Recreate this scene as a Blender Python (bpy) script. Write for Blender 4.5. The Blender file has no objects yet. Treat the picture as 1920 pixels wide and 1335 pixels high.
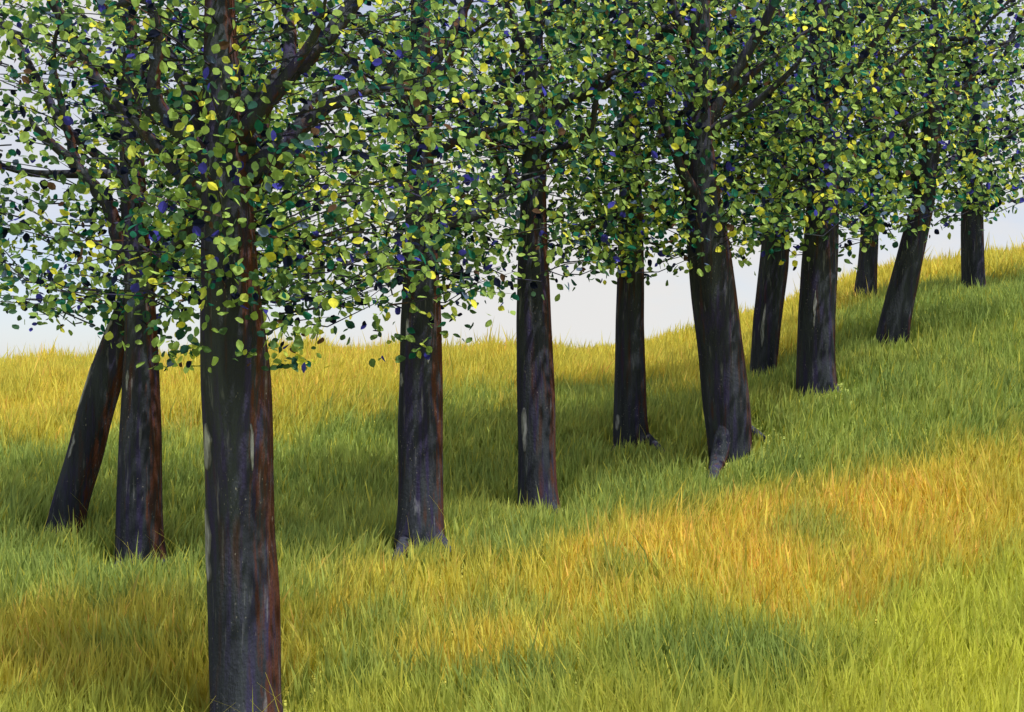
import bpy, math
import numpy as np
from mathutils import Matrix, Vector

R = math.radians
rng = np.random.default_rng(11)
sc = bpy.context.scene

# ------------------------------------------------------------------ camera
CAMZ = 2.2
F = 1900.0                       # focal length in pixels of a 1920 wide frame
CX, CY = 960.0, 667.5
cam_d = bpy.data.cameras.new('camera')
cam_d.sensor_width = 36.0
cam_d.lens = 36.0 * F / 1920.0
cam_d.clip_start = 0.05
cam_d.clip_end = 4000
cam = bpy.data.objects.new('camera', cam_d)
cam.location = (0, 0, CAMZ)
cam.rotation_euler = (R(90), 0, 0)
sc.collection.objects.link(cam)
sc.camera = cam

# ------------------------------------------------------------------ sky, sun, exposure
SUN_AZ = R(128)                  # clockwise from +Y (straight ahead): right, a little behind the camera
SUN_EL = R(68)
to_sun = Vector((math.sin(SUN_AZ) * math.cos(SUN_EL), math.cos(SUN_AZ) * math.cos(SUN_EL), math.sin(SUN_EL)))
world = bpy.data.worlds.new('World')
sc.world = world
world.use_nodes = True
wn, wl = world.node_tree.nodes, world.node_tree.links
wn.clear()
w_out = wn.new('ShaderNodeOutputWorld')
w_bg = wn.new('ShaderNodeBackground')
w_sky = wn.new('ShaderNodeTexSky')
w_sky.sky_type = 'NISHITA'
w_sky.sun_disc = False
w_sky.sun_elevation = SUN_EL
w_sky.sun_rotation = SUN_AZ
w_sky.dust_density = 0.3
w_sky.ozone_density = 3.0
w_co = wn.new('ShaderNodeTexCoord')
w_map = wn.new('ShaderNodeMapping')
w_map.inputs['Location'].default_value = (7.7, 3.1, 0.6)
w_map.inputs['Scale'].default_value = (1.6, 1.6, 3.6)
w_noi = wn.new('ShaderNodeTexNoise')
w_noi.inputs['Scale'].default_value = 1.5
w_noi.inputs['Detail'].default_value = 7
w_noi.inputs['Roughness'].default_value = 0.58
w_rmp = wn.new('ShaderNodeMapRange')
w_rmp.inputs['From Min'].default_value = 0.40
w_rmp.inputs['From Max'].default_value = 0.58
w_rmp.inputs['To Min'].default_value = 0.55
w_rmp.inputs['To Max'].default_value = 0.97
w_mix = wn.new('ShaderNodeMix')
w_mix.data_type = 'RGBA'
w_mix.inputs['B'].default_value = (4.65, 4.57, 4.48, 1)      # thin bright cloud
wl.new(w_co.outputs['Generated'], w_map.inputs['Vector'])
wl.new(w_map.outputs['Vector'], w_noi.inputs['Vector'])
wl.new(w_noi.outputs['Fac'], w_rmp.inputs['Value'])
wl.new(w_rmp.outputs['Result'], w_mix.inputs['Factor'])
w_tint = wn.new('ShaderNodeVectorMath')
w_tint.operation = 'MULTIPLY'
w_tint.inputs[1].default_value = (0.68, 0.76, 0.97)
wl.new(w_sky.outputs['Color'], w_tint.inputs[0])
wl.new(w_tint.outputs['Vector'], w_mix.inputs['A'])
wl.new(w_mix.outputs['Result'], w_bg.inputs['Color'])
w_bg.inputs['Strength'].default_value = 0.1
wl.new(w_bg.outputs['Background'], w_out.inputs['Surface'])

sun_d = bpy.data.lights.new('sun', 'SUN')
sun_d.energy = 3.8
sun_d.angle = R(0.8)
sun_d.color = (1.0, 0.95, 0.85)
sun = bpy.data.objects.new('sun', sun_d)
sun.rotation_euler = to_sun.to_track_quat('Z', 'Y').to_euler()
sun.location = (20, -12, 30)
sc.collection.objects.link(sun)
vs = sc.view_settings
vs.view_transform = 'Standard'
vs.look = 'None'
vs.exposure = 0.82
vs.gamma = 1.0
vs.use_curve_mapping = False
sc.cycles.max_bounces = 8
sc.cycles.transmission_bounces = 6
sc.cycles.transparent_max_bounces = 8

# ------------------------------------------------------------------ helpers
COL = sc.collection


def lin(r, g, b):
    def f(c):
        c /= 255.0
        return c / 12.92 if c <= 0.04045 else ((c + 0.055) / 1.055) ** 2.4
    return (f(r), f(g), f(b))


def wpt(px, py, d):
    """A pixel of the picture at distance d -> world point."""
    return np.array([(px - CX) / F * d, d, CAMZ - (py - CY) / F * d])


def mesh_obj(name, verts, faces, mat, parent=None, smooth=False, cols=None, tris=None):
    me = bpy.data.meshes.new(name)
    if tris is not None:
        n, m = len(verts), len(tris)
        me.vertices.add(n)
        me.vertices.foreach_set('co', np.asarray(verts, dtype=np.float32).ravel())
        me.loops.add(m * 3)
        me.loops.foreach_set('vertex_index', np.asarray(tris, dtype=np.int32).ravel())
        me.polygons.add(m)
        me.polygons.foreach_set('loop_start', np.arange(0, m * 3, 3, dtype=np.int32))
        me.update(calc_edges=True)
    else:
        me.from_pydata([tuple(map(float, v)) for v in verts], [], faces)
        me.update()
    if smooth:
        me.polygons.foreach_set('use_smooth', np.ones(len(me.polygons), dtype=bool))
    if cols is not None:
        at = me.attributes.new('tint', 'FLOAT_COLOR', 'POINT')
        c4 = np.ones((len(verts), 4), dtype=np.float32)
        c4[:, :3] = cols
        at.data.foreach_set('color', c4.ravel())
    me.materials.append(mat)
    o = bpy.data.objects.new(name, me)
    COL.objects.link(o)
    if parent is not None:
        o.parent = parent
    return o


def vnoise(x, y, seed=0, octaves=4):
    """Smooth 2-D value noise, about -1..1."""
    x = np.asarray(x, float)
    y = np.asarray(y, float)
    out = np.zeros(np.broadcast(x, y).shape)
    amp, tot = 1.0, 0.0
    for o in range(octaves):
        t = np.random.default_rng(seed * 31 + o).random((64, 64)) * 2 - 1
        xi, yi = np.floor(x), np.floor(y)
        fx, fy = x - xi, y - yi
        fx, fy = fx * fx * (3 - 2 * fx), fy * fy * (3 - 2 * fy)
        i0, j0 = xi.astype(int) % 64, yi.astype(int) % 64
        i1, j1 = (i0 + 1) % 64, (j0 + 1) % 64
        out = out + amp * ((t[i0, j0] * (1 - fx) + t[i1, j0] * fx) * (1 - fy) + (t[i0, j1] * (1 - fx) + t[i1, j1] * fx) * fy)
        tot += amp
        amp *= 0.5
        x, y = x * 2.03 + 7.1, y * 2.03 + 3.7
    return out / tot


# ------------------------------------------------------------------ materials
def new_mat(name):
    m = bpy.data.materials.new(name)
    m.use_nodes = True
    m.node_tree.nodes.clear()
    return m, m.node_tree.nodes, m.node_tree.links


def leaf_like(name, trans, rough, gloss, vary, nscale):
    m, n, l = new_mat(name)
    out = n.new('ShaderNodeOutputMaterial')
    att = n.new('ShaderNodeAttribute')
    att.attribute_name = 'tint'
    geo = n.new('ShaderNodeNewGeometry')
    noi = n.new('ShaderNodeTexNoise')
    noi.inputs['Scale'].default_value = nscale
    noi.inputs['Detail'].default_value = 3
    l.new(geo.outputs['Position'], noi.inputs['Vector'])
    mr = n.new('ShaderNodeMapRange')
    mr.inputs['From Min'].default_value = 0.3
    mr.inputs['From Max'].default_value = 0.7
    mr.inputs['To Min'].default_value = 1 - vary
    mr.inputs['To Max'].default_value = 1 + vary
    l.new(noi.outputs['Fac'], mr.inputs['Value'])
    mul = n.new('ShaderNodeVectorMath')
    mul.operation = 'SCALE'
    l.new(att.outputs['Color'], mul.inputs[0])
    l.new(mr.outputs['Result'], mul.inputs['Scale'])
    dif = n.new('ShaderNodeBsdfPrincipled')
    dif.inputs['Roughness'].default_value = rough
    dif.inputs['Specular IOR Level'].default_value = gloss
    l.new(mul.outputs['Vector'], dif.inputs['Base Color'])
    tr = n.new('ShaderNodeBsdfTranslucent')
    l.new(mul.outputs['Vector'], tr.inputs['Color'])
    mx = n.new('ShaderNodeMixShader')
    mx.inputs['Fac'].default_value = trans
    l.new(dif.outputs['BSDF'], mx.inputs[1])
    l.new(tr.outputs['BSDF'], mx.inputs[2])
    l.new(mx.outputs['Shader'], out.inputs['Surface'])
    return m


M_leaf = leaf_like('leaf_green', 0.55, 0.8, 0.08, 0.28, 26)
M_grass = leaf_like('meadow_grass', 0.55, 0.85, 0.08, 0.15, 6)


def bark_material():
    m, n, l = new_mat('bark')
    out = n.new('ShaderNodeOutputMaterial')
    b = n.new('ShaderNodeBsdfPrincipled')
    b.inputs['Roughness'].default_value = 0.85
    b.inputs['Specular IOR Level'].default_value = 0.05
    co = n.new('ShaderNodeNewGeometry')

    def noise(sx, sz, scale, detail=4, rough=0.55, off=0.0):
        mp = n.new('ShaderNodeMapping')
        mp.inputs['Scale'].default_value = (sx, sx, sz)
        mp.inputs['Location'].default_value = (off, off * 2, off)
        l.new(co.outputs['Position'], mp.inputs['Vector'])
        t = n.new('ShaderNodeTexNoise')
        t.inputs['Scale'].default_value = scale
        t.inputs['Detail'].default_value = detail
        t.inputs['Roughness'].default_value = rough
        l.new(mp.outputs['Vector'], t.inputs['Vector'])
        return t.outputs['Fac']

    def ramp(sock, lo, hi):
        r_ = n.new('ShaderNodeMapRange')
        r_.inputs['From Min'].default_value = lo
        r_.inputs['From Max'].default_value = hi
        l.new(sock, r_.inputs['Value'])
        return r_.outputs['Result']

    def mix(fac, a, bb):
        x = n.new('ShaderNodeMix')
        x.data_type = 'RGBA'
        l.new(fac, x.inputs['Factor'])
        if isinstance(a, tuple):
            x.inputs['A'].default_value = (*a, 1)
        else:
            l.new(a, x.inputs['A'])
        if isinstance(bb, tuple):
            x.inputs['B'].default_value = (*bb, 1)
        else:
            l.new(bb, x.inputs['B'])
        return x.outputs['Result']

    def mth(op, a, bb):
        x = n.new('ShaderNodeMath')
        x.operation = op
        for i, s in enumerate((a, bb)):
            if isinstance(s, (int, float)):
                x.inputs[i].default_value = s
            else:
                l.new(s, x.inputs[i])
        return x.outputs['Value']

    c = mix(ramp(noise(9, 1.2, 1.0), 0.4, 0.62), (0.025, 0.028, 0.040), (0.040, 0.047, 0.060))
    c = mix(mth('MULTIPLY', ramp(noise(14, 0.8, 1.0, off=3.1), 0.50, 0.64), 0.65), c, (0.034, 0.026, 0.085))
    c = mix(mth('MULTIPLY', ramp(noise(13, 0.7, 1.0, off=8.3), 0.57, 0.70), 0.6), c, (0.070, 0.027, 0.014))
    # sunlit right edge of every stem, painted in as rust-brown
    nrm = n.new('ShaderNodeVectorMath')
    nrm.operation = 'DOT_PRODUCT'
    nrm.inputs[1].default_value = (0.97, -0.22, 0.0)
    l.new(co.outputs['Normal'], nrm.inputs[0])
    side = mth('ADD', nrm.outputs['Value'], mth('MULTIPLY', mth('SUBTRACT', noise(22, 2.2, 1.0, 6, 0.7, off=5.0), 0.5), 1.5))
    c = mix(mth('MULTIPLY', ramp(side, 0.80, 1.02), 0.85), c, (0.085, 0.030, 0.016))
    # pale lichen flecks
    fl = mth('MULTIPLY', mth('MULTIPLY', ramp(noise(1, 0.6, 62, 2, 0.6, 2.0), 0.66, 0.72), 0.6), ramp(noise(1, 0.5, 4.5, 3, 0.6, 1.0), 0.5, 0.62))
    c = mix(fl, c, (0.42, 0.39, 0.36))
    # grey-white streaks of old lichen
    st = mth('MULTIPLY', ramp(noise(20, 1.6, 1.0, 3, 0.6, 9.0), 0.62, 0.72), 0.45)
    c = mix(st, c, (0.20, 0.21, 0.24))
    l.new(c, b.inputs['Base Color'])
    bump = n.new('ShaderNodeBump')
    bump.inputs['Strength'].default_value = 0.7
    bump.inputs['Distance'].default_value = 0.03
    h = mth('ADD', noise(26, 3.2, 1.0, 5, 0.65, 4.0), mth('MULTIPLY', noise(1, 0.7, 45, 3), 0.35))
    l.new(h, bump.inputs['Height'])
    l.new(bump.outputs['Normal'], b.inputs['Normal'])
    l.new(b.outputs['BSDF'], out.inputs['Surface'])
    return m


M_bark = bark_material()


def patch_material():
    m, n, l = new_mat('bare_pale_bark')
    out = n.new('ShaderNodeOutputMaterial')
    b = n.new('ShaderNodeBsdfPrincipled')
    b.inputs['Roughness'].default_value = 0.9
    geo = n.new('ShaderNodeNewGeometry')
    mp = n.new('ShaderNodeMapping')
    mp.inputs['Scale'].default_value = (34, 34, 5)
    l.new(geo.outputs['Position'], mp.inputs['Vector'])
    t = n.new('ShaderNodeTexNoise')
    t.inputs['Scale'].default_value = 1.3
    t.inputs['Detail'].default_value = 6
    t.inputs['Roughness'].default_value = 0.7
    l.new(mp.outputs['Vector'], t.inputs['Vector'])
    cr = n.new('ShaderNodeValToRGB')
    cr.color_ramp.elements[0].position = 0.36
    cr.color_ramp.elements[0].color = (0.06, 0.06, 0.07, 1)
    cr.color_ramp.elements[1].position = 0.6
    cr.color_ramp.elements[1].color = (0.30, 0.31, 0.35, 1)
    l.new(t.outputs['Fac'], cr.inputs['Fac'])
    att = n.new('ShaderNodeAttribute')
    att.attribute_name = 'tint'
    mxx = n.new('ShaderNodeMix')
    mxx.data_type = 'RGBA'
    mxx.inputs['A'].default_value = (0.024, 0.026, 0.033, 1)
    l.new(att.outputs['Fac'], mxx.inputs['Factor'])
    l.new(cr.outputs['Color'], mxx.inputs['B'])
    l.new(mxx.outputs['Result'], b.inputs['Base Color'])
    bump = n.new('ShaderNodeBump')
    bump.inputs['Strength'].default_value = 0.5
    bump.inputs['Distance'].default_value = 0.01
    l.new(t.outputs['Fac'], bump.inputs['Height'])
    l.new(bump.outputs['Normal'], b.inputs['Normal'])
    l.new(b.outputs['BSDF'], out.inputs['Surface'])
    return m


M_patch = patch_material()


def ground_material():
    m, n, l = new_mat('meadow_ground')
    out = n.new('ShaderNodeOutputMaterial')
    b = n.new('ShaderNodeBsdfPrincipled')
    b.inputs['Roughness'].default_value = 0.95
    b.inputs['Specular IOR Level'].default_value = 0.1
    att = n.new('ShaderNodeAttribute')
    att.attribute_name = 'tint'
    geo = n.new('ShaderNodeNewGeometry')
    t = n.new('ShaderNodeTexNoise')
    t.inputs['Scale'].default_value = 9
    t.inputs['Detail'].default_value = 6
    l.new(geo.outputs['Position'], t.inputs['Vector'])
    mr = n.new('ShaderNodeMapRange')
    mr.inputs['From Min'].default_value = 0.3
    mr.inputs['From Max'].default_value = 0.7
    mr.inputs['To Min'].default_value = 0.55
    mr.inputs['To Max'].default_value = 1.2
    l.new(t.outputs['Fac'], mr.inputs['Value'])
    mul = n.new('ShaderNodeVectorMath')
    mul.operation = 'SCALE'
    l.new(att.outputs['Color'], mul.inputs[0])
    l.new(mr.outputs['Result'], mul.inputs['Scale'])
    l.new(mul.outputs['Vector'], b.inputs['Base Color'])
    bump = n.new('ShaderNodeBump')
    bump.inputs['Strength'].default_value = 0.6
    bump.inputs['Distance'].default_value = 0.05
    l.new(t.outputs['Fac'], bump.inputs['Height'])
    l.new(bump.outputs['Normal'], b.inputs['Normal'])
    l.new(b.outputs['BSDF'], out.inputs['Surface'])
    return m


M_ground = ground_material()

# ------------------------------------------------------------------ the trees' plan
# rows: (picture y, left edge, right edge) of the bare stem from the foot up; d is the distance
TREES = [
    dict(key='lean', d=10.9, rows=[(985, 88, 156), (940, 100, 165), (850, 127, 193), (770, 148, 212), (690, 173, 236), (620, 200, 252), (560, 225, 270), (480, 280, 320), (400, 342, 376), (250, 405, 432), (50, 450, 470)],
         label='slender dark tree leaning hard to one side across an upright neighbour'),
    dict(key='upright', d=10.1, rows=[(1052, 218, 312), (1020, 219, 306), (950, 221, 304), (800, 228, 302), (650, 237, 296), (550, 236, 290), (400, 228, 276), (250, 224, 268), (100, 222, 258), (-60, 222, 252)],
         label='upright dark tree standing beside the strongly leaning slender trunk'),
    dict(key='big', d=6.1, rows=[(1400, 380, 545), (1335, 394, 526), (1200, 390, 526), (1100, 388, 525), (1000, 386, 515), (850, 383, 513), (700, 378, 508), (600, 378, 494), (500, 380, 484), (350, 380, 472), (200, 382, 455), (50, 384, 442), (-60, 386, 436)],
         label='largest dark tree with a thick trunk and pale patches of bare bark'),
    dict(key='rootleft', d=9.8, rows=[(1010, 738, 836), (980, 743, 834), (900, 746, 833), (800, 744, 832), (700, 748, 831), (600, 750, 829), (520, 756, 825), (400, 760, 818), (250, 765, 812), (100, 770, 808), (-60, 772, 804)],
         label='straight dark tree with leafy sprouts low on its trunk'),
    dict(key='plain', d=11.7, rows=[(952, 970, 1050), (925, 972, 1044), (850, 972, 1041), (750, 970, 1041), (600, 968, 1034), (500, 970, 1030), (400, 974, 1026), (250, 980, 1024), (100, 984, 1020), (-60, 986, 1014)],
         label='straight slim dark tree standing alone midway along the row'),
    dict(key='rootright', d=14.0, rows=[(818, 1150, 1218), (790, 1150, 1214), (700, 1153, 1211), (600, 1154, 1208), (500, 1158, 1208), (400, 1160, 1204), (250, 1164, 1202), (100, 1166, 1198), (-60, 1170, 1196)],
         label='slim dark tree with one root reaching sideways over the grass'),
    dict(key='twist', d=12.3, rows=[(845, 1327, 1408), (800, 1322, 1408), (750, 1316, 1404), (650, 1308, 1392), (550, 1296, 1380), (450, 1288, 1366), (350, 1284, 1346), (250, 1282, 1334), (100, 1290, 1332), (-60, 1296, 1330)],
         label='stout dark tree with splayed roots on the rising slope'),
    dict(key='bent', d=16.6, rows=[(708, 1406, 1456), (680, 1407, 1456), (600, 1412, 1464), (500, 1424, 1477), (420, 1432, 1480), (300, 1440, 1478), (150, 1440, 1470), (-60, 1430, 1456)],
         label='slim dark tree leaning slightly, close behind two stout trunks'),
    dict(key='smoothstout', d=14.0, rows=[(714, 1494, 1568), (690, 1494, 1566), (600, 1496, 1566), (500, 1502, 1570), (400, 1511, 1572), (300, 1514, 1570), (150, 1516, 1562), (-60, 1520, 1556)],
         label='stout straight dark tree on the slope with a smooth rootless foot'),
    dict(key='far', d=20.5, rows=[(552, 1602, 1642), (500, 1609, 1644), (450, 1614, 1646), (350, 1618, 1646), (150, 1622, 1646), (-60, 1624, 1644)],
         label='thin dark tree standing behind the others near the crest of the slope'),
    dict(key='farlean', d=16.0, rows=[(628, 1645, 1703), (600, 1651, 1706), (550, 1664, 1716), (450, 1690, 1737), (380, 1710, 1752), (280, 1726, 1762), (100, 1742, 1770), (-60, 1750, 1774)],
         label='dark tree leaning to one side high on the grassy slope'),
    dict(key='last', d=20.0, rows=[(544, 1804, 1848), (520, 1804, 1846), (450, 1803, 1843), (350, 1804, 1841), (250, 1804, 1836), (100, 1806, 1832), (-60, 1806, 1828)],
         label='upright dark tree standing highest on the slope, last of the row'),
]

# ------------------------------------------------------------------ the lie of the land
ctrl = []
for t in TREES:
    y, a, b = t['rows'][0]
    ctrl.append(wpt((a + b) / 2, y + 13, t['d']))
for px, py, d in [(0, 708, 22), (160, 704, 22), (340, 696, 22), (520, 680, 22), (740, 694, 22), (930, 680, 22), (1080, 694, 22), (1250, 714, 22),
                  (1400, 652, 23), (1480, 638, 23), (1590, 575, 24), (1650, 527, 25), (1760, 515, 25), (1890, 503, 25),
                  (0, 1335, 6.3), (600, 1335, 6.2), (1000, 1335, 6.1), (1400, 1335, 6.0), (1900, 1335, 5.9),
                  (1900, 1080, 8.2), (1900, 850, 11), (1900, 700, 14), (1900, 555, 19), (1100, 1080, 8.4), (0, 1080, 9.0), (0, 840, 14.5), (560, 800, 15.5)]:
    ctrl.append(wpt(px, py, d))
for x, d, z in [(0, 3, -1.98), (0, 0, -1.72), (-6, 1, -1.8), (6, 1, -1.55), (0, -12, -1.7), (-25, -12, -2.0), (25, -12, -0.2), (-14, 10, -1.9), (-14, 22, -0.9), (-32, 20, -1.8),
                (16, 14, 1.7), (18, 24, 3.2), (34, 22, 4.2), (34, 5, 2.2), (-32, 45, -3.6), (-8, 42, -2.8), (6, 42, -2.4), (14, 45, -0.8), (34, 48, 0.2), (16, 4, 0.2)]:
    ctrl.append(np.array([x, d, CAMZ + z]))
ctrl = np.array(ctrl)


def tps(r2):
    return 0.5 * r2 * np.log(r2 + 1e-9)


_P = ctrl[:, :2]
_K = tps(((_P[:, None] - _P[None]) ** 2).sum(-1)) + np.eye(len(_P)) * 0.35
_Q = np.c_[np.ones(len(_P)), _P]
_A = np.block([[_K, _Q], [_Q.T, np.zeros((3, 3))]])
_W = np.linalg.solve(_A, np.r_[ctrl[:, 2], np.zeros(3)])


def height(x, y):
    x = np.asarray(x, float)
    y = np.asarray(y, float)
    xc, yc = np.clip(x, -32, 34), np.clip(y, -12, 46)
    sh = xc.shape
    p = np.c_[xc.ravel(), yc.ravel()]
    out = np.empty(len(p))
    for i in range(0, len(p), 40000):
        q = p[i:i + 40000]
        out[i:i + 40000] = tps(((q[:, None] - _P[None]) ** 2).sum(-1)) @ _W[:-3] + np.c_[np.ones(len(q)), q] @ _W[-3:]
    out = out.reshape(sh)
    out = out - 0.03 * np.maximum(0, np.hypot(x - xc, y - yc)) ** 0.75
    return out


_d_march = np.arange(4.2, 34, 0.05)


def ground_hit(px, py):
    p = np.array([wpt(px, py, d) for d in _d_march])
    h = height(p[:, 0], p[:, 1])
    k = np.argmax(p[:, 2] <= h + 0.02)
    return p[k] if (p[:, 2] <= h + 0.02).any() else p[np.argmin(p[:, 2] - h)]


# ground lines (x, y) between green painted as shade and dry, sunlit gold
def edge(pts, drop):
    w = np.array([ground_hit(px, py + drop)[:2] for px, py in pts])
    w = w[np.argsort(w[:, 0])]
    return w


E_far = edge([(0, 850), (150, 830), (350, 805), (600, 795), (850, 755), (1050, 735), (1250, 725), (1300, 740), (1420, 690), (1500, 660), (1620, 560), (1760, 525), (1900, 512)], 16)
E_mid = edge([(0, 1135), (200, 1115), (560, 1090), (750, 1062), (950, 1030), (1150, 985), (1300, 962), (1500, 915), (1700, 850), (1850, 800), (1915, 785)], 42)
E_near = edge([(0, 1265), (400, 1265), (560, 1262), (800, 1212), (1000, 1190), (1200, 1165), (1450, 1150), (1600, 1130), (1750, 1085), (1915, 1030)], 40)


SHADE_PATCHES = [(ground_hit(1370, 1255)[:2], (0.75, 0.42)), (ground_hit(700, 1290)[:2], (0.5, 0.25)), (ground_hit(960, 1300)[:2], (0.4, 0.3))]


def sstep(a, b, x):
    t = np.clip((x - a) / (b - a), 0, 1)
    return t * t * (3 - 2 * t)


C_gold = np.array(lin(232, 208, 94))
C_gold2 = np.array(lin(240, 202, 110))
C_yel = np.array(lin(212, 208, 94))
C_green = np.array(lin(170, 186, 98))
C_deep = np.array(lin(142, 164, 94))
C_olive = np.array(lin(182, 186, 84))
C_lime = np.array(lin(212, 214, 92))


def sun_dry_bands(x, y):
    """0 = green painted as shade, 1 = gold for dry, sunlit grass; and how lime the near meadow is."""
    j = vnoise(x * 0.9, y * 0.9, 3) * 0.9 + vnoise(x * 4, y * 1.5, 4) * 0.5
    df = y - np.interp(x, E_far[:, 0], E_far[:, 1])
    dm = y - np.interp(x, E_mid[:, 0], E_mid[:, 1])
    dn = y - np.interp(x, E_near[:, 0], E_near[:, 1])
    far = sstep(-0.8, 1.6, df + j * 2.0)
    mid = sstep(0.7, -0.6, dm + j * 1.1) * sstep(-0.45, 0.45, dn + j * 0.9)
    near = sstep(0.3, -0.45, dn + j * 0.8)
    return far, mid, near


def grass_colour(x, y, r1, r2):
    far, mid, near = sun_dry_bands(x, y)
    st = vnoise(x * 7, y * 2.5, 8)
    patch = vnoise(x * 0.8 + 4, y * 0.8, 9)
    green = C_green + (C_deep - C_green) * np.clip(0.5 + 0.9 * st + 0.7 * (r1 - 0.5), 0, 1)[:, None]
    dry = C_yel + (C_gold - C_yel) * np.clip(0.55 + 0.8 * st + 0.8 * (r1 - 0.5), 0, 1)[:, None]  # gold for dry growth and painted-in sun together
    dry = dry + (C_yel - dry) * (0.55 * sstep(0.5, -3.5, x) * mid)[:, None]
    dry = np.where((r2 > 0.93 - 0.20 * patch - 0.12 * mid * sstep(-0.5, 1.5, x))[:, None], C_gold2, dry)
    nearc = C_olive + (C_lime - C_olive) * np.clip(sstep(0.5, 3.0, x) + 0.5 * (r1 - 0.5), 0, 1)[:, None]  # shade along the foreground put into the olive colour
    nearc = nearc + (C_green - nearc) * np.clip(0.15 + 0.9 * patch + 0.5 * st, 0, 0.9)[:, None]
    for (qx, qy), (ax, ay) in SHADE_PATCHES:                # foreground shade painted in as deeper green patches
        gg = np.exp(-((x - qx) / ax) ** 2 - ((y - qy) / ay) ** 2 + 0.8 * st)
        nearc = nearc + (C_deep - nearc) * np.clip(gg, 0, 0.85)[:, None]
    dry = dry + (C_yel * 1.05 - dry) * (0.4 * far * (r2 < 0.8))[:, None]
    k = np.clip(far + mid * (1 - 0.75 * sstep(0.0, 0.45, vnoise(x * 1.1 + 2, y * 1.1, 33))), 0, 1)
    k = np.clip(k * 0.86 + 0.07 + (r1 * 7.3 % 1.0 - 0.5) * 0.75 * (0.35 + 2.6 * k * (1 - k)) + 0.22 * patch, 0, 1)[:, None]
    c = green * (1 - k) + dry * k  # shade band goes into the green, sun and dry growth into the gold
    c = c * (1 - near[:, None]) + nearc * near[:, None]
    stray = (r2 < 0.07)[:, None]
    c = np.where(stray, C_yel * 0.9, c)
    return c


# ------------------------------------------------------------------ ground
def axis(lo, hi, near_lo, near_hi, step):
    core = np.arange(near_lo, near_hi + 1e-6, step)
    g = 1.25 ** np.arange(1, 40) * step
    up = near_hi + np.cumsum(g)
    dn = near_lo - np.cumsum(g)
    return np.r_[dn[dn > lo][::-1], core, up[up < hi]]


gx = axis(-1500, 1500, -16, 20, 0.3)
gy = axis(-600, 2500, -2, 34, 0.3)
GX, GY = np.meshgrid(gx, gy)
GZ = height(GX, GY) + 0.02 * vnoise(GX * 1.3, GY * 1.3, 21)
nx, ny = len(gx), len(gy)
gv = np.c_[GX.ravel(), GY.ravel(), GZ.ravel()]
ii = (np.arange(ny - 1)[:, None] * nx + np.arange(nx - 1)[None]).ravel()
gt = np.r_[np.c_[ii, ii + 1, ii + nx + 1], np.c_[ii, ii + nx + 1, ii + nx]]
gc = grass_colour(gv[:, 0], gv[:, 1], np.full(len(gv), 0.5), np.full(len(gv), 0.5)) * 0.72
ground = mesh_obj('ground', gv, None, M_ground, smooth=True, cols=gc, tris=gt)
ground['kind'] = 'structure'

# ------------------------------------------------------------------ roots' plan (needed by the grass, which grows thin over them)
ROOTS = {      # picture points of roots that run out over the ground, radii px
    'rootleft': [([(772, 985), (754, 1016), (742, 1042)], 27, 8), ([(815, 985), (830, 1006), (848, 1022)], 20, 6)],
    'rootright': [([(1196, 785), (1216, 808), (1243, 832)], 16, 5), ([(1165, 805), (1156, 818), (1150, 830)], 10, 4)],
    'twist': [([(1345, 815), (1341, 862), (1332, 893)], 27, 6), ([(1385, 765), (1404, 788), (1430, 806)], 26, 6)],
    'upright': [([(240, 1020), (222, 1045), (206, 1066)], 16, 5), ([(290, 1020), (308, 1040), (322, 1058)], 14, 5)],
    'smoothstout': [([(1550, 690), (1562, 704), (1570, 716)], 12, 5)],
    'plain': [([(1034, 930), (1046, 948), (1056, 962)], 12, 4)],
}
ROOT_LINES = []
for _k, _v in ROOTS.items():
    for _pts, _r0, _r1 in _v:
        ROOT_LINES.append(np.array([ground_hit(px, py + 16)[:2] for px, py in _pts[1:]]))

# ------------------------------------------------------------------ grass
NB = 300000
gd = 4.3 + (27.5 - 4.3) * rng.random(NB) ** 1.05
gxp = (rng.random(NB) * 2 - 1) * (0.60 * gd + 0.9)
# tufts: pull blades towards shared feet so that they bunch
tuft = np.round(np.c_[gxp, gd] / 0.17) * 0.17
tj = (vnoise(tuft[:, 0] * 13.7, tuft[:, 1] * 17.3, 40, 1)[:, None] * np.array([[0.09, 0.07]]))
pull = (rng.random(NB) < 0.6)[:, None] * rng.uniform(0.2, 0.75, (NB, 1))
pos = np.c_[gxp, gd] * (1 - pull) + (tuft + tj) * pull
bx, by = pos[:, 0], pos[:, 1]
keep = np.ones(NB, bool)
for t in TREES:                                     # no blades inside the stems
    y0, a, b = t['rows'][0]
    p = wpt((a + b) / 2, y0, t['d'])
    rad = (b - a) / 2 / F * t['d']
    keep &= (bx - p[0]) ** 2 + (by - p[1]) ** 2 > (rad * 0.92) ** 2
bx, by = bx[keep], by[keep]
NB = len(bx)
far, mid, near = sun_dry_bands(bx, by)
bz = height(bx, by) - 0.02
ln = rng.uniform(0.16, 0.36, NB) * (1 + 0.25 * vnoise(bx * 1.5, by * 1.5, 12)) * (1 + 0.8 * far * (0.6 + 1.1 * np.clip(vnoise(bx * 2.2, by * 0.6, 16), -0.7, 1)))
ln *= np.where(rng.random(NB) < 0.03, 1.5, 1.0)
short = np.ones(NB)
for t in TREES:                                     # thin short grass round the feet
    y0, a, b = t['rows'][0]
    p = wpt((a + b) / 2, y0, t['d'])
    rad = (b - a) / 2 / F * t['d']
    q = np.hypot((bx - p[0]) / 1.25, (by - p[1] + rad * 0.8) / 1.5) / rad
    short = np.minimum(short, 0.30 + 0.70 * sstep(0.9, 2.3, q + 1.5 * (rng.random(NB) - 0.4)))
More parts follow.
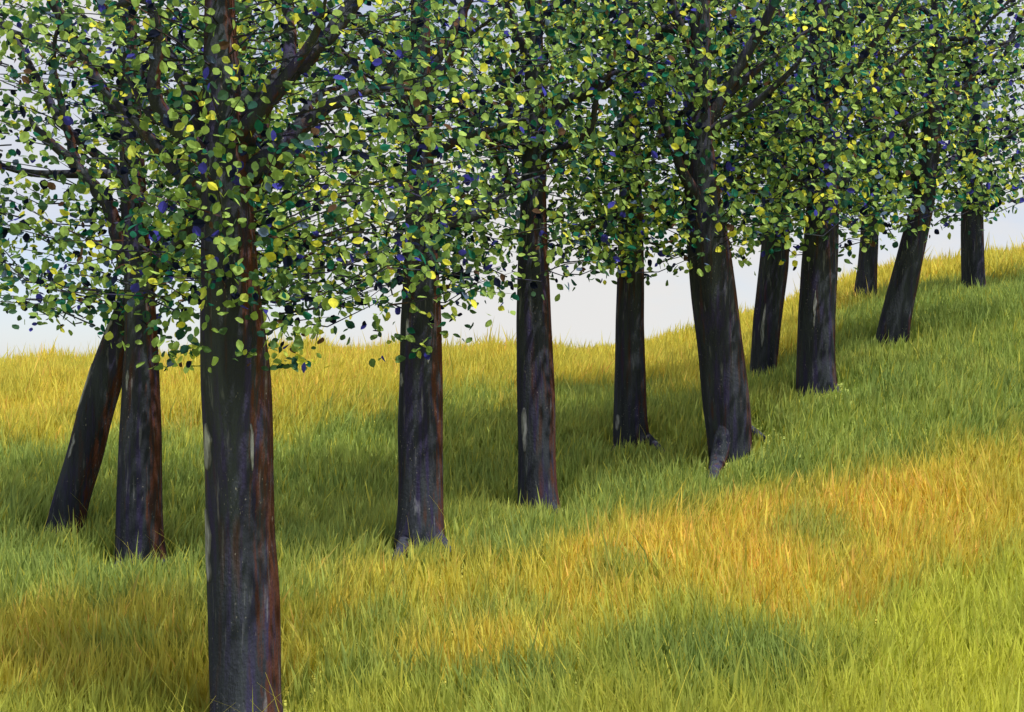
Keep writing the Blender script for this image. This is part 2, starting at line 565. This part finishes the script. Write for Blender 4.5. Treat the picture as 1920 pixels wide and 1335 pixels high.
for rl in ROOT_LINES:
    for k in range(len(rl) - 1):
        A_, B_ = rl[k], rl[k + 1]
        ab = B_ - A_
        u_ = np.clip(((bx - A_[0]) * ab[0] + (by - A_[1]) * ab[1]) / (ab @ ab + 1e-9), 0, 1)
        q = np.hypot(bx - A_[0] - u_ * ab[0], (by - A_[1] - u_ * ab[1] + 0.12) * 0.6)
        short = np.minimum(short, 0.38 + 0.62 * sstep(0.06, 0.26, q))
ln *= short
wd = rng.uniform(0.0042, 0.0105, NB) * (0.75 + by / 14)
az = rng.random(NB) * 2 * np.pi
wind = vnoise(bx * 0.7, by * 0.7, 14) * 0.9 + 0.35
lean = rng.uniform(0.05, 0.55, NB)
lx = np.cos(az) * lean * 0.8 + wind * 0.22
ly = np.sin(az) * lean * 0.8
fa = rng.random(NB) * np.pi
wx, wy = np.cos(fa) * wd, np.sin(fa) * wd
V = np.empty((NB, 5, 3), np.float32)
mx, my, mz = bx + lx * ln * 0.35, by + ly * ln * 0.35, bz + ln * 0.58
tx, ty, tz = bx + lx * ln, by + ly * ln, bz + ln * np.clip(1.05 - 0.45 * (lx ** 2 + ly ** 2), 0.4, 1.05)
V[:, 0] = np.c_[bx - wx, by - wy, bz]
V[:, 1] = np.c_[bx + wx, by + wy, bz]
V[:, 2] = np.c_[mx + wx * 0.8, my + wy * 0.8, mz]
V[:, 3] = np.c_[mx - wx * 0.8, my - wy * 0.8, mz]
V[:, 4] = np.c_[tx, ty, tz]
base = np.arange(NB)[:, None] * 5
T = np.concatenate([base + np.array([[0, 1, 2]]), base + np.array([[0, 2, 3]]), base + np.array([[3, 2, 4]])], 1).reshape(-1, 3)
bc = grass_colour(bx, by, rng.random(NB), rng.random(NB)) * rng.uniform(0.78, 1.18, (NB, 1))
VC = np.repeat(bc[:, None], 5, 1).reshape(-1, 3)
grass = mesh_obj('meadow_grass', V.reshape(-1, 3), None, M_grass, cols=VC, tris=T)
grass['kind'] = 'stuff'
grass['label'] = 'tall meadow grass, with shade painted in as green and sun on dry growth as gold'
grass['category'] = 'grass'

# pale dry stalks that stand out of the meadow singly
NS = 900
sd = 5.2 + 8 * rng.random(NS) ** 1.4
sx_ = (rng.random(NS) * 1.25 - 0.62) * sd * 0.9 + 0.10 * sd
sz_ = height(sx_, sd)
sl = rng.uniform(0.32, 0.62, NS)
sa = rng.choice([-1, 1], NS, p=[0.68, 0.32]) * rng.uniform(0.1, 0.75, NS)
sb = rng.uniform(-0.3, 0.3, NS)
sw = rng.uniform(0.002, 0.0034, NS)
K = 6
u = np.linspace(0, 1, K)
SV = np.empty((NS, K, 2, 3), np.float32)
for k in range(K):
    q = u[k]
    cxk = sx_ + sa * sl * q ** 1.8
    cyk = sd + sb * sl * q ** 1.8
    czk = sz_ + sl * (q - 0.30 * np.abs(sa) * q * q)
    ww = sw * (1 - 0.75 * q)
    SV[:, k, 0] = np.c_[cxk - ww, cyk, czk]
    SV[:, k, 1] = np.c_[cxk + ww, cyk, czk]
base = np.arange(NS)[:, None] * (2 * K)
ST = np.concatenate([np.concatenate([base + np.array([[2 * k, 2 * k + 1, 2 * k + 3]]), base + np.array([[2 * k, 2 * k + 3, 2 * k + 2]])], 1) for k in range(K - 1)], 1).reshape(-1, 3)
sc_ = np.array(lin(214, 204, 92)) * rng.uniform(0.7, 1.1, (NS, 1))
stalks = mesh_obj('grass_stalks', SV.reshape(-1, 3), None, M_grass, cols=np.repeat(sc_[:, None], 2 * K, 1).reshape(-1, 3), tris=ST)
stalks['kind'] = 'stuff'
stalks['label'] = 'thin pale dry grass stalks arching above the foreground meadow'
stalks['category'] = 'grass'


# ------------------------------------------------------------------ trees
def tube(path, radii, seg, seed, ridge=0.05, flare=None, cap=True):
    """A bark-ridged tube along a 3-D path; returns verts, quads, and a sampler of its surface."""
    path = np.asarray(path, float)
    radii = np.asarray(radii, float)
    n = len(path)
    th = np.arange(seg) / seg * 2 * np.pi
    tan = np.gradient(path, axis=0)
    tan /= np.linalg.norm(tan, axis=1)[:, None]
    ref = np.array([0, 1.0, 0.02])
    e1 = np.cross(tan, ref)
    e1 /= np.linalg.norm(e1, axis=1)[:, None] + 1e-9
    e2 = np.cross(tan, e1)
    s = np.r_[0, np.cumsum(np.linalg.norm(np.diff(path, axis=0), axis=1))]
    r = np.empty((n, seg))
    for i in range(n):
        rr = 1 + ridge * vnoise(np.cos(th) * 2.4 + 9 + seed, np.sin(th) * 2.4 + s[i] * 0.55, seed + 50, 3) * 1.6
        if flare is not None:
            rr = rr + flare[0] * np.exp(-s[i] / flare[1]) * (0.6 + 0.7 * np.clip(vnoise(np.cos(th) * 1.4 + 3, np.sin(th) * 1.4 + seed, seed + 70, 1), -0.6, 1))
        r[i] = radii[i] * rr
    pts = path[:, None] + r[..., None] * (np.cos(th)[None, :, None] * e1[:, None] + np.sin(th)[None, :, None] * e2[:, None])
    v = pts.reshape(-1, 3)
    f = []
    for i in range(n - 1):
        for j in range(seg):
            k = (j + 1) % seg
            f.append((i * seg + j, i * seg + k, (i + 1) * seg + k, (i + 1) * seg + j))
    if cap:
        f.append(tuple(range((n - 1) * seg, n * seg)))
        f.append(tuple(range(seg - 1, -1, -1)))
    return v, f, (path, pts, th, s)


def resample(path, radii, step):
    path = np.asarray(path, float)
    s = np.r_[0, np.cumsum(np.linalg.norm(np.diff(path, axis=0), axis=1))]
    m = max(3, int(s[-1] / step) + 1)
    q = np.linspace(0, s[-1], m)
    out = np.c_[[np.interp(q, s, path[:, i]) for i in range(3)]].T
    rr = np.interp(q, s, radii)
    for _ in range(2):                                  # round off the corners
        out[1:-1] = (out[:-2] + 2 * out[1:-1] + out[2:]) / 4
        rr[1:-1] = (rr[:-2] + 2 * rr[1:-1] + rr[2:]) / 4
    return out, rr


# limbs seen through the leaves: per tree, (list of picture points, start radius px, end radius px, depth change)
LIMBS = {
    'upright': [([(238, 500), (205, 385), (145, 312), (100, 270), (60, 235)], 15, 6, -0.5),
                ([(150, 316), (128, 250), (112, 180), (98, 120)], 9, 5, -0.3),
                ([(236, 230), (190, 165), (140, 75), (92, -10)], 14, 9, -0.4),
                ([(252, 160), (300, 70), (330, -20)], 11, 6, 0.4),
                ([(232, 330), (120, 240), (20, 60), (-20, 20)], 10, 6, 0.5)],
    'big': [([(462, 330), (520, 280), (590, 215), (660, 178), (705, 165)], 20, 8, 0.5),
            ([(440, 260), (490, 195), (545, 132), (610, 75), (668, -5)], 24, 13, 0.3),
            ([(538, 140), (548, 70), (532, -10)], 14, 9, 0.3),
            ([(400, 300), (360, 180), (312, 95), (278, -10)], 15, 9, 0.4),
            ([(410, 385), (352, 436), (318, 478), (286, 524)], 18, 11, 0.75)],
    'lean': [([(262, 520), (330, 470), (378, 415)], 20, 12, -0.2),
             ([(350, 440), (420, 330), (470, 220), (500, 100)], 12, 6, 0.4)],
    'rootleft': [([(775, 230), (735, 130), (690, 75), (655, 20)], 13, 6, -0.3),
                 ([(800, 290), (860, 262), (930, 240), (990, 222)], 10, 4, -0.4),
                 ([(768, 360), (700, 300), (640, 270)], 10, 4, 0.4),
                 ([(795, 150), (850, 60), (890, -20)], 12, 7, 0.3)],
    'plain': [([(1006, 330), (960, 200), (930, 110)], 12, 6, 0.4),
              ([(1012, 250), (1060, 190), (1130, 150), (1180, 128)], 11, 5, -0.3),
              ([(998, 290), (930, 262), (870, 275)], 8, 3, -0.5),
              ([(1000, 130), (960, 40), (940, -30)], 10, 6, -0.2)],
    'rootright': [([(1178, 350), (1120, 318), (1080, 260)], 9, 4, -0.4),
                  ([(1184, 330), (1240, 250), (1290, 200)], 9, 4, 0.4),
                  ([(1182, 180), (1230, 90), (1260, 10)], 9, 5, -0.3)],
    'twist': [([(1312, 260), (1370, 150), (1430, 50), (1460, -20)], 13, 7, -0.3),
              ([(1306, 330), (1250, 250), (1230, 160)], 11, 5, 0.4),
              ([(1310, 120), (1270, 40), (1250, -30)], 10, 6, -0.2)],
    'bent': [([(1460, 320), (1420, 240), (1375, 190)], 10, 5, -0.5),
             ([(1455, 240), (1500, 150), (1490, 70), (1455, 10)], 9, 5, 0.3)],
    'smoothstout': [([(1535, 290), (1480, 200), (1450, 90), (1440, 20)], 12, 6, -0.4),
                    ([(1548, 260), (1600, 190), (1680, 120)], 11, 5, 0.3),
                    ([(1540, 130), (1570, 40), (1580, -30)], 10, 6, -0.2)],
    'far': [([(1632, 330), (1680, 250), (1700, 150)], 7, 4, 0.3), ([(1634, 240), (1590, 150), (1580, 60)], 7, 4, -0.3)],
    'farlean': [([(1730, 300), (1690, 220), (1660, 130)], 9, 4, -0.4), ([(1742, 240), (1800, 170), (1850, 120)], 9, 4, 0.3)],
    'last': [([(1822, 260), (1780, 190), (1750, 80)], 8, 4, -0.4), ([(1820, 220), (1870, 150), (1900, 60)], 8, 4, 0.2)],
}
PATCHES = {    # (picture x as a share across the stem, width share, y top, y bottom)
    'big': [(0.085, 0.22, 940, 1094), (0.15, 0.17, 760, 880), (0.80, 0.06, 780, 890)],
    'lean': [(0.10, 0.22, 680, 800), (0.27, 0.11, 812, 872), (0.25, 0.16, 590, 642)],
    'plain': [(0.16, 0.16, 762, 852)],
    'rootright': [(0.09, 0.18, 772, 812)],
    'rootleft': [(0.22, 0.07, 588, 642), (0.70, 0.07, 640, 692), (0.10, 0.13, 695, 740)],
    'bent': [(0.28, 0.11, 560, 655)],
    'smoothstout': [(0.3, 0.07, 540, 625)],
    'upright': [(0.25, 0.10, 688, 738)],
}
# crowns: (centre picture x, half width m, half depth m, lower rim picture y, rise of the rim with distance m, leaves, leaf length m, centre depth shift)
CROWN = {
    'lean': (330, 1.6, 1.0, 575, 0.5, 2293, 0.091, 0.4),
    'upright': (160, 2.35, 1.2, 630, 0.10, 5253, 0.084, 0.0),
    'big': (470, 1.4, 1.0, 655, 0.30, 5507, 0.059, 0.25),
    'rootleft': (745, 2.0, 1.2, 622, 0.50, 5231, 0.084, 0.0),
    'plain': (1000, 1.9, 1.2, 545, 0.25, 5155, 0.091, 0.0),
    'rootright': (1180, 2.1, 1.3, 520, 0.35, 4717, 0.100, 0.0),
    'twist': (1320, 2.0, 1.3, 500, 0.45, 4923, 0.094, 0.0),
    'bent': (1450, 2.1, 1.3, 458, 0.4, 3675, 0.105, 0.0),
    'smoothstout': (1540, 2.0, 1.3, 486, 0.6, 4654, 0.100, 0.0),
    'far': (1640, 2.4, 1.4, 436, 0.5, 3729, 0.120, 0.0),
    'farlean': (1735, 2.1, 1.3, 436, 0.5, 3965, 0.105, 0.0),
    'last': (1835, 2.4, 1.4, 405, 0.3, 4384, 0.118, 0.0),
}
PAL = [  # leaf colours (as seen in the picture) and how common they are
    ((164, 178, 84), 0.17), ((142, 158, 72), 0.16), ((112, 132, 64), 0.12), ((86, 108, 60), 0.11), ((64, 88, 58), 0.10),
    ((36, 100, 72), 0.085), ((44, 76, 60), 0.085), ((20, 24, 40), 0.09), ((236, 216, 70), 0.048), ((196, 192, 78), 0.045), ((66, 60, 136), 0.034), ((92, 64, 42), 0.02), ((96, 106, 122), 0.02)]
PALC = np.array([lin(*c) for c, _ in PAL]) * np.array([0.94, 1.12, 1.5])
PALW = np.array([w for _, w in PAL])
PALW /= PALW.sum()

# leaf template: a pointed oval folded along its rib
LT = np.array([(0, 0, 0), (-0.26, 0.22, 0.05), (-0.34, 0.52, 0.07), (-0.20, 0.82, 0.04), (0, 1.02, -0.03), (0.22, 0.80, 0.04), (0.34, 0.48, 0.07), (0.24, 0.20, 0.05), (0, 0.5, -0.03)], float)
LT[:, 1] -= 0.5
LTRI = np.array([(8, i, (i + 1) % 8) for i in range(8)])
LTRI = LTRI[:, ::-1]


def leaf_frames(n, out_dir, g):
    """Random leaf attitudes: blades tend to face outwards and up, tips hang down and out."""
    nrm = g.normal(size=(n, 3)) * 0.75 + out_dir * 0.6 + np.array([0.15, -0.55, 0.40])
    nrm /= np.linalg.norm(nrm, axis=1)[:, None]
    tip = g.normal(size=(n, 3)) * 0.8 + out_dir * 0.5 + np.array([0, 0, -0.35])
    tip -= (tip * nrm).sum(1)[:, None] * nrm
    tip /= np.linalg.norm(tip, axis=1)[:, None]
    side = np.cross(tip, nrm)
    return side, tip, nrm


built = []
for ti, t in enumerate(TREES):
    key, d = t['key'], t['d']
    g = np.random.default_rng(100 + ti)
    y0, a0, b0 = t['rows'][0]
    foot = wpt((a0 + b0) / 2, y0, d)
    foot[2] = float(height(foot[0], foot[1]))
    root = bpy.data.objects.new('tree', None)
    root.empty_display_size = 0.3
    COL.objects.link(root)
    root.location = foot
    root['label'] = t['label']
    root['category'] = 'tree'
    root['group'] = 'dark trunked trees in a row up the meadow slope'
    # ---- trunk
    dep = lambda y: d + 0.10 * math.sin(ti * 1.7 + y * 0.004)
    path, rad = [], []
    for (y, a, b) in t['rows']:
        p = wpt((a + b) / 2, y, dep(y))
        path.append(p)
        rad.append((b - a) / 2 / F * d * 0.985)
    p_low = path[0] + (path[0] - path[1]) / np.linalg.norm(path[0] - path[1]) * 0.35
    path.insert(0, p_low)
    rad.insert(0, rad[0] * 1.02)
    ztop = CAMZ + 0.351 * d + 0.75
    last, prev = path[-1], path[-2]
    dirv = (last - prev) / np.linalg.norm(last - prev)
    dirv = dirv * 0.6 + np.array([0, 0, 0.4])
    hgt = max(0.7, ztop - last[2])
    path.append(last + dirv / dirv[2] * hgt * 0.55)
    rad.append(rad[-1] * 0.6)
    path.append(path[-1] + np.array([g.normal() * 0.1, g.normal() * 0.1, hgt * 0.45]))
    rad.append(rad[-1] * 0.35)
    P, RR = resample(path, rad, 0.075)
    v, f, surf = tube(P, RR, 36, 3 + ti, ridge=0.055, flare=(0.10, 0.35))
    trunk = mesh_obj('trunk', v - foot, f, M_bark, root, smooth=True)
    # ---- limbs
    tips = []
    for pts, r0, r1, dd in LIMBS.get(key, []):
        n = len(pts)
        lp = [wpt(px, py, dep(py) + dd * (i / (n - 1)) ** 1.2) for i, (px, py) in enumerate(pts)]
        lr = [(r0 + (r1 - r0) * i / (n - 1)) / F * d for i in range(n)]
        e = lp[-1] + (lp[-1] - lp[-2]) * 0.8 + g.normal(size=3) * 0.15
        lp.append(e)
        lr.append(lr[-1] * 0.4)
        q, qr = resample(lp, lr, 0.07)
        q[2:-1] += g.normal(size=(len(q) - 3, 3)) * 0.006
        lv, lf, _ = tube(q, qr, 12, 40 + ti, ridge=0.08)
        mesh_obj('limb', lv - foot, lf, M_bark, trunk, smooth=True)
        tips += [q[len(q) // 2], q[-1]]
    cxp, RX, RY, yb, rise, NL, LL, dsh = CROWN[key]
    zb = CAMZ + (CY - yb) / F * d
    cc = np.array([(cxp - CX) / F * d, d + dsh])
    # more limbs reaching round the crown
    for k in range(7):
        ang = k / 7 * 2 * math.pi + g.uniform(-0.3, 0.3)
        z0 = g.uniform(zb + 0.6, ztop - 1.0)
        i0 = int(np.argmin(np.abs(P[:, 2] - z0)))
        s0 = P[i0]
        end = np.array([cc[0] + math.cos(ang) * RX * 0.75, cc[1] + math.sin(ang) * RY * 0.75, z0 + g.uniform(0.5, 1.3)])
        m1 = s0 * 0.55 + end * 0.45 + np.array([0, 0, -0.10]) + g.normal(size=3) * 0.1
        m2 = s0 * 0.22 + end * 0.78 + g.normal(size=3) * 0.09
        r0 = RR[i0] * 0.42
        q, qr = resample([s0, m1, m2, end], [r0, r0 * 0.7, r0 * 0.45, r0 * 0.16], 0.09)
        lv, lf, _ = tube(q, qr, 9, 60 + ti + k, ridge=0.08)
        mesh_obj('limb', lv - foot, lf, M_bark, trunk, smooth=True)
    # ---- roots
    for pts, r0, r1 in ROOTS.get(key, []):
        h1, h2 = [ground_hit(px, py + 16) for px, py in pts[1:]]
        dv = (h2 - foot)
        dv[2] = 0
        dv /= np.linalg.norm(dv)
        i1, i2 = [int(np.argmin(np.abs(P[:, 2] - foot[2] - hh))) for hh in (0.80, 0.34)]
        k_ = 1.0 / F * d
        rp = [P[i1] + dv * RR[i1] * 0.35, P[i2] + dv * RR[i2] * 0.66, h1 * 0.8 + P[i2] * 0.2, h2 + np.array([0, 0, 0.005]), h2 + (h2 - h1) * 0.7 + np.array([0, 0, -0.12])]
        rr_ = [r0 * 0.55 * k_, r0 * 0.68 * k_, (r0 * 0.52 + r1 * 0.2) * k_, r1 * 1.2 * k_, r1 * 0.6 * k_]
        q, qr = resample(rp, rr_, 0.05)
        lv, lf, _ = tube(q, qr, 14, 80 + ti, ridge=0.10)
        mesh_obj('root', lv - foot, lf, M_bark, trunk, smooth=True)
    # ---- pale patches where the bark is bare
    pth, spts, th, s = surf
    for sx, sw_, yt, ybm in PATCHES.get(key, []):
        zt = CAMZ + (CY - yt) / F * d
        zl = CAMZ + (CY - ybm) / F * d
        rows = [i for i in range(len(pth)) if zl <= pth[i][2] <= zt]
        M_ = max(8, len(rows) * 4)
        fi = np.linspace(rows[0], rows[-1], M_)
        cc_ = math.acos(np.clip(1 - 2 * sx, -1, 1))          # 0 = left edge ... pi = right edge, seen from the front
        half = sw_ * 1.25
        NC = 9
        pv, pc = [], []
        jk = 1 + 0.30 * g.normal(size=(2, 7))
        for m, fr in enumerate(fi):
            i0 = int(min(math.floor(fr), len(pth) - 2))
            w = fr - i0
            ring = spts[i0] * (1 - w) + spts[i0 + 1] * w
            ctr = pth[i0] * (1 - w) + pth[i0 + 1] * w
            u_ = m / (M_ - 1)
            taper = max(0.06, math.sin(math.pi * min(max(u_, 0.001), 0.999)) ** 0.45)
            lo_ = cc_ - half * taper * np.interp(u_ * 6, np.arange(7), jk[0])
            hi_ = cc_ + half * taper * np.interp(u_ * 6, np.arange(7), jk[1])
            dirs = ring - ctr
            ang = np.arctan2(-dirs[:, 1], -dirs[:, 0]) % (2 * math.pi)   # 0 = left, pi/2 = towards the front
            od = np.argsort(ang)
            for c in range(NC):
                A_ = lo_ + (hi_ - lo_) * c / (NC - 1)
                pr = np.array([np.interp(A_ % (2 * math.pi), ang[od], ring[od][:, q], period=2 * math.pi) for q in range(3)])
                o_ = pr - ctr
                o_ /= np.linalg.norm(o_)
                edge_ = c in (0, NC - 1) or m in (0, M_ - 1)
                pc.append([min(1.0, 1.9 * math.sin(math.pi * c / (NC - 1)) ** 1.3 * math.sin(math.pi * u_) ** 0.8)] * 3)
                pv.append(pr + o_ * (-0.004 if edge_ else 0.006))
        pf = [(m * NC + c, m * NC + c + 1, (m + 1) * NC + c + 1, (m + 1) * NC + c) for m in range(M_ - 1) for c in range(NC - 1)]
        mesh_obj('bare_patch', np.array(pv) - foot, pf, M_patch, trunk, smooth=True, cols=np.array(pc))
    # ---- leaves
    zt_ = ztop + 0.35
    ncl = NL // 20
    cl = []
    while len(cl) < ncl:
        q = g.random(3) * 2 - 1
        r2 = q[0] ** 2 + q[1] ** 2
        if r2 > 1:
            continue
        zz = (q[2] + 1) / 2
        zz = zz ** 1.05                                     # denser low down, where the picture looks
        top_r = 1.0 if zz < 0.6 else math.sqrt(max(0.02, 1 - ((zz - 0.6) / 0.42) ** 2))
        if math.sqrt(r2) > top_r:
            continue
        if r2 < 0.05 and g.random() < 0.5:
            continue
        rim = zb + rise * r2 ** 0.8
        cl.append((cc[0] + q[0] * RX, cc[1] + q[1] * RY, rim + 0.10 + (zt_ - rim) * zz))
    cl = np.array(cl)
    axis_i = np.clip(np.searchsorted(P[:, 2], cl[:, 2] - 0.35), 0, len(P) - 1)
    inw = P[axis_i] - cl
    inw[:, 2] = -0.25 * np.linalg.norm(inw[:, :2], axis=1)
    inw /= np.linalg.norm(inw, axis=1)[:, None] + 1e-6
    tw_v, tw_f = [], []
    for c_, w_ in zip(cl, inw):
        L_ = g.uniform(0.35, 0.65)
        bend = g.normal(size=3) * 0.05
        q4 = [c_ - w_ * 0.22 + bend, c_, c_ + w_ * L_ * 0.5 - bend, c_ + w_ * L_]
        e_ = np.cross(w_, g.normal(size=3))
        e_ /= np.linalg.norm(e_) + 1e-6
        f_ = np.cross(w_, e_)
        b_ = len(tw_v)
        for q_, r_ in zip(q4, (0.0015, 0.004, 0.006, 0.009)):
            for a3 in (0, 2.1, 4.2):
                tw_v.append(q_ + (e_ * math.cos(a3) + f_ * math.sin(a3)) * r_ * (0.6 + d / 20))
        for i_ in range(3):
            for j_ in range(3):
                tw_f.append((b_ + i_ * 3 + j_, b_ + i_ * 3 + (j_ + 1) % 3, b_ + i_ * 3 + 3 + (j_ + 1) % 3, b_ + i_ * 3 + 3 + j_))
    twigs = mesh_obj('twigs', np.array(tw_v) - foot, tw_f, M_bark, root)
    twigs['kind'] = 'stuff'
    per = g.poisson(20, ncl)
    idx = np.repeat(np.arange(ncl), per)
    n = len(idx)
    off = g.normal(size=(n, 3)) * np.array([0.19, 0.19, 0.14]) * (0.8 + 0.25 * d / 12)
    lp = cl[idx] + off
    # a few loose leaves hanging under the rim, and none inside the trunk
    rim_n = (((lp[:, :2] - cc) / np.array([RX, RY])) ** 2).sum(1)
    low = lp[:, 2] < zb + rise * np.clip(rim_n, 0, 1.4) ** 0.8 - 0.02
    ok = ~low | (g.random(n) < 0.34)
    ok &= lp[:, 2] > zb - 0.45
    ti_ = np.clip(np.searchsorted(P[:, 2], lp[:, 2]), 0, len(P) - 1)
    ok &= np.hypot(lp[:, 0] - P[ti_, 0], lp[:, 1] - P[ti_, 1]) > RR[ti_] + 0.05
    ok &= (np.abs(lp[:, 0] - P[ti_, 0]) > RR[ti_] * 1.15) | (g.random(n) < (1.0 if key == 'big' else 0.68))     # few leaves close round the stem
    lp = lp[ok]
    if key == 'rootleft':                                    # sprouts low on the stem
        ex = []
        for px, py, m in [(782, 655, 9), (716, 674, 3), (738, 672, 3), (815, 612, 8), (760, 640, 5), (700, 610, 6)]:
            for _ in range(m):
                ex.append(wpt(px + g.normal() * 11, py + g.normal() * 9, d - 0.30 - g.random() * 0.12))
        lp = np.r_[lp, np.array(ex)]
    # leafy shoots sprouting close round the stem inside the crown
    m = 1000 if key == 'big' else 170
    zz = zb - 0.12 + (P[-1][2] - 1.2 - zb) * g.random(m) ** 1.15
    pi_ = np.clip(np.searchsorted(P[:, 2], zz), 0, len(P) - 1)
    an, rd = g.random(m) * 2 * np.pi, RR[pi_] + g.uniform(0.04, 0.36, m)
    lp = np.r_[lp, np.c_[P[pi_, 0] + np.cos(an) * rd, P[pi_, 1] + np.sin(an) * rd, zz]]
    n = len(lp)
    outd = np.c_[(lp[:, :2] - cc) / np.array([RX, RY]), np.zeros(n)]
    side, tip, nrm = leaf_frames(n, outd, g)
    size = LL * g.uniform(0.65, 1.3, n)
    wid = size * g.uniform(0.8, 1.35, n)
    ci = g.choice(len(PAL), n, p=PALW)
    built.append(dict(root=root, foot=foot, lp=lp, side=side, tip=tip, nrm=nrm, size=size, wid=wid, ci=ci, g=g))

# which leaves show: nearest leaf in each small cell of the view
allp = np.concatenate([b['lp'] for b in built])
who = np.concatenate([np.full(len(b['lp']), i) for i, b in enumerate(built)])
loc_i = np.concatenate([np.arange(len(b['lp'])) for b in built])
face = np.concatenate([np.abs((b['nrm'] * (b['lp'] - np.array([0, 0, CAMZ])) / np.linalg.norm(b['lp'] - np.array([0, 0, CAMZ]), axis=1)[:, None]).sum(1)) * b['size'] * b['wid'] for b in built])
ppx = CX + allp[:, 0] / allp[:, 1] * F
ppy = CY - (allp[:, 2] - CAMZ) / allp[:, 1] * F
inside = (ppx > 4) & (ppx < 1916) & (ppy > 6) & (ppy < 1300)
cell = (ppx // 11).astype(int) * 1000 + (ppy // 11).astype(int)
order = np.argsort(allp[:, 1])
order = order[inside[order]]
_, first = np.unique(cell[order], return_index=True)
front = order[first]
area = face / allp[:, 1] ** 2
leaf_meshes = []
for c in range(len(PAL)):
    me = bpy.data.meshes.new('leaf')
    me.from_pydata([tuple(x) for x in LT], [], [tuple(int(k) for k in x) for x in LTRI])
    at = me.attributes.new('tint', 'FLOAT_COLOR', 'POINT')
    at.data.foreach_set('color', np.tile(np.r_[PALC[c], 1.0], len(LT)).astype(np.float32))
    me.materials.append(M_leaf)
    me.update()
    leaf_meshes.append(me)

for i, b in enumerate(built):
    mine = front[who[front] == i]
    mine = mine[np.argsort(-area[mine])][:300]
    single = np.zeros(len(b['lp']), bool)
    single[loc_i[mine]] = True
    rest = ~single
    g = b['g']
    n = rest.sum()
    L = LT[None] * np.ones((n, 1, 1))
    co = (b['lp'][rest] - b['foot'])[:, None] + L[..., 0:1] * (b['side'] * b['wid'][:, None])[rest][:, None] + L[..., 1:2] * (b['tip'] * b['size'][:, None])[rest][:, None] + L[..., 2:3] * (b['nrm'] * b['size'][:, None])[rest][:, None]
    tr = (np.arange(n)[:, None, None] * 9 + LTRI[None]).reshape(-1, 3)
    lc = PALC[b['ci'][rest]] * g.uniform(0.8, 1.2, (n, 1))
    crown = mesh_obj('crown', co.reshape(-1, 3), None, M_leaf, b['root'], cols=np.repeat(lc[:, None], 9, 1).reshape(-1, 3), tris=tr)
    crown['kind'] = 'stuff'
    for k in np.nonzero(single)[0]:
        o = bpy.data.objects.new('leaf', leaf_meshes[b['ci'][k]])
        COL.objects.link(o)
        o.parent = crown
        X, Y, Z = b['side'][k] * b['wid'][k], b['tip'][k] * b['size'][k], b['nrm'][k] * b['size'][k]
        p = b['lp'][k] - b['foot']
        o.matrix_local = Matrix(((X[0], Y[0], Z[0], p[0]), (X[1], Y[1], Z[1], p[1]), (X[2], Y[2], Z[2], p[2]), (0, 0, 0, 1)))
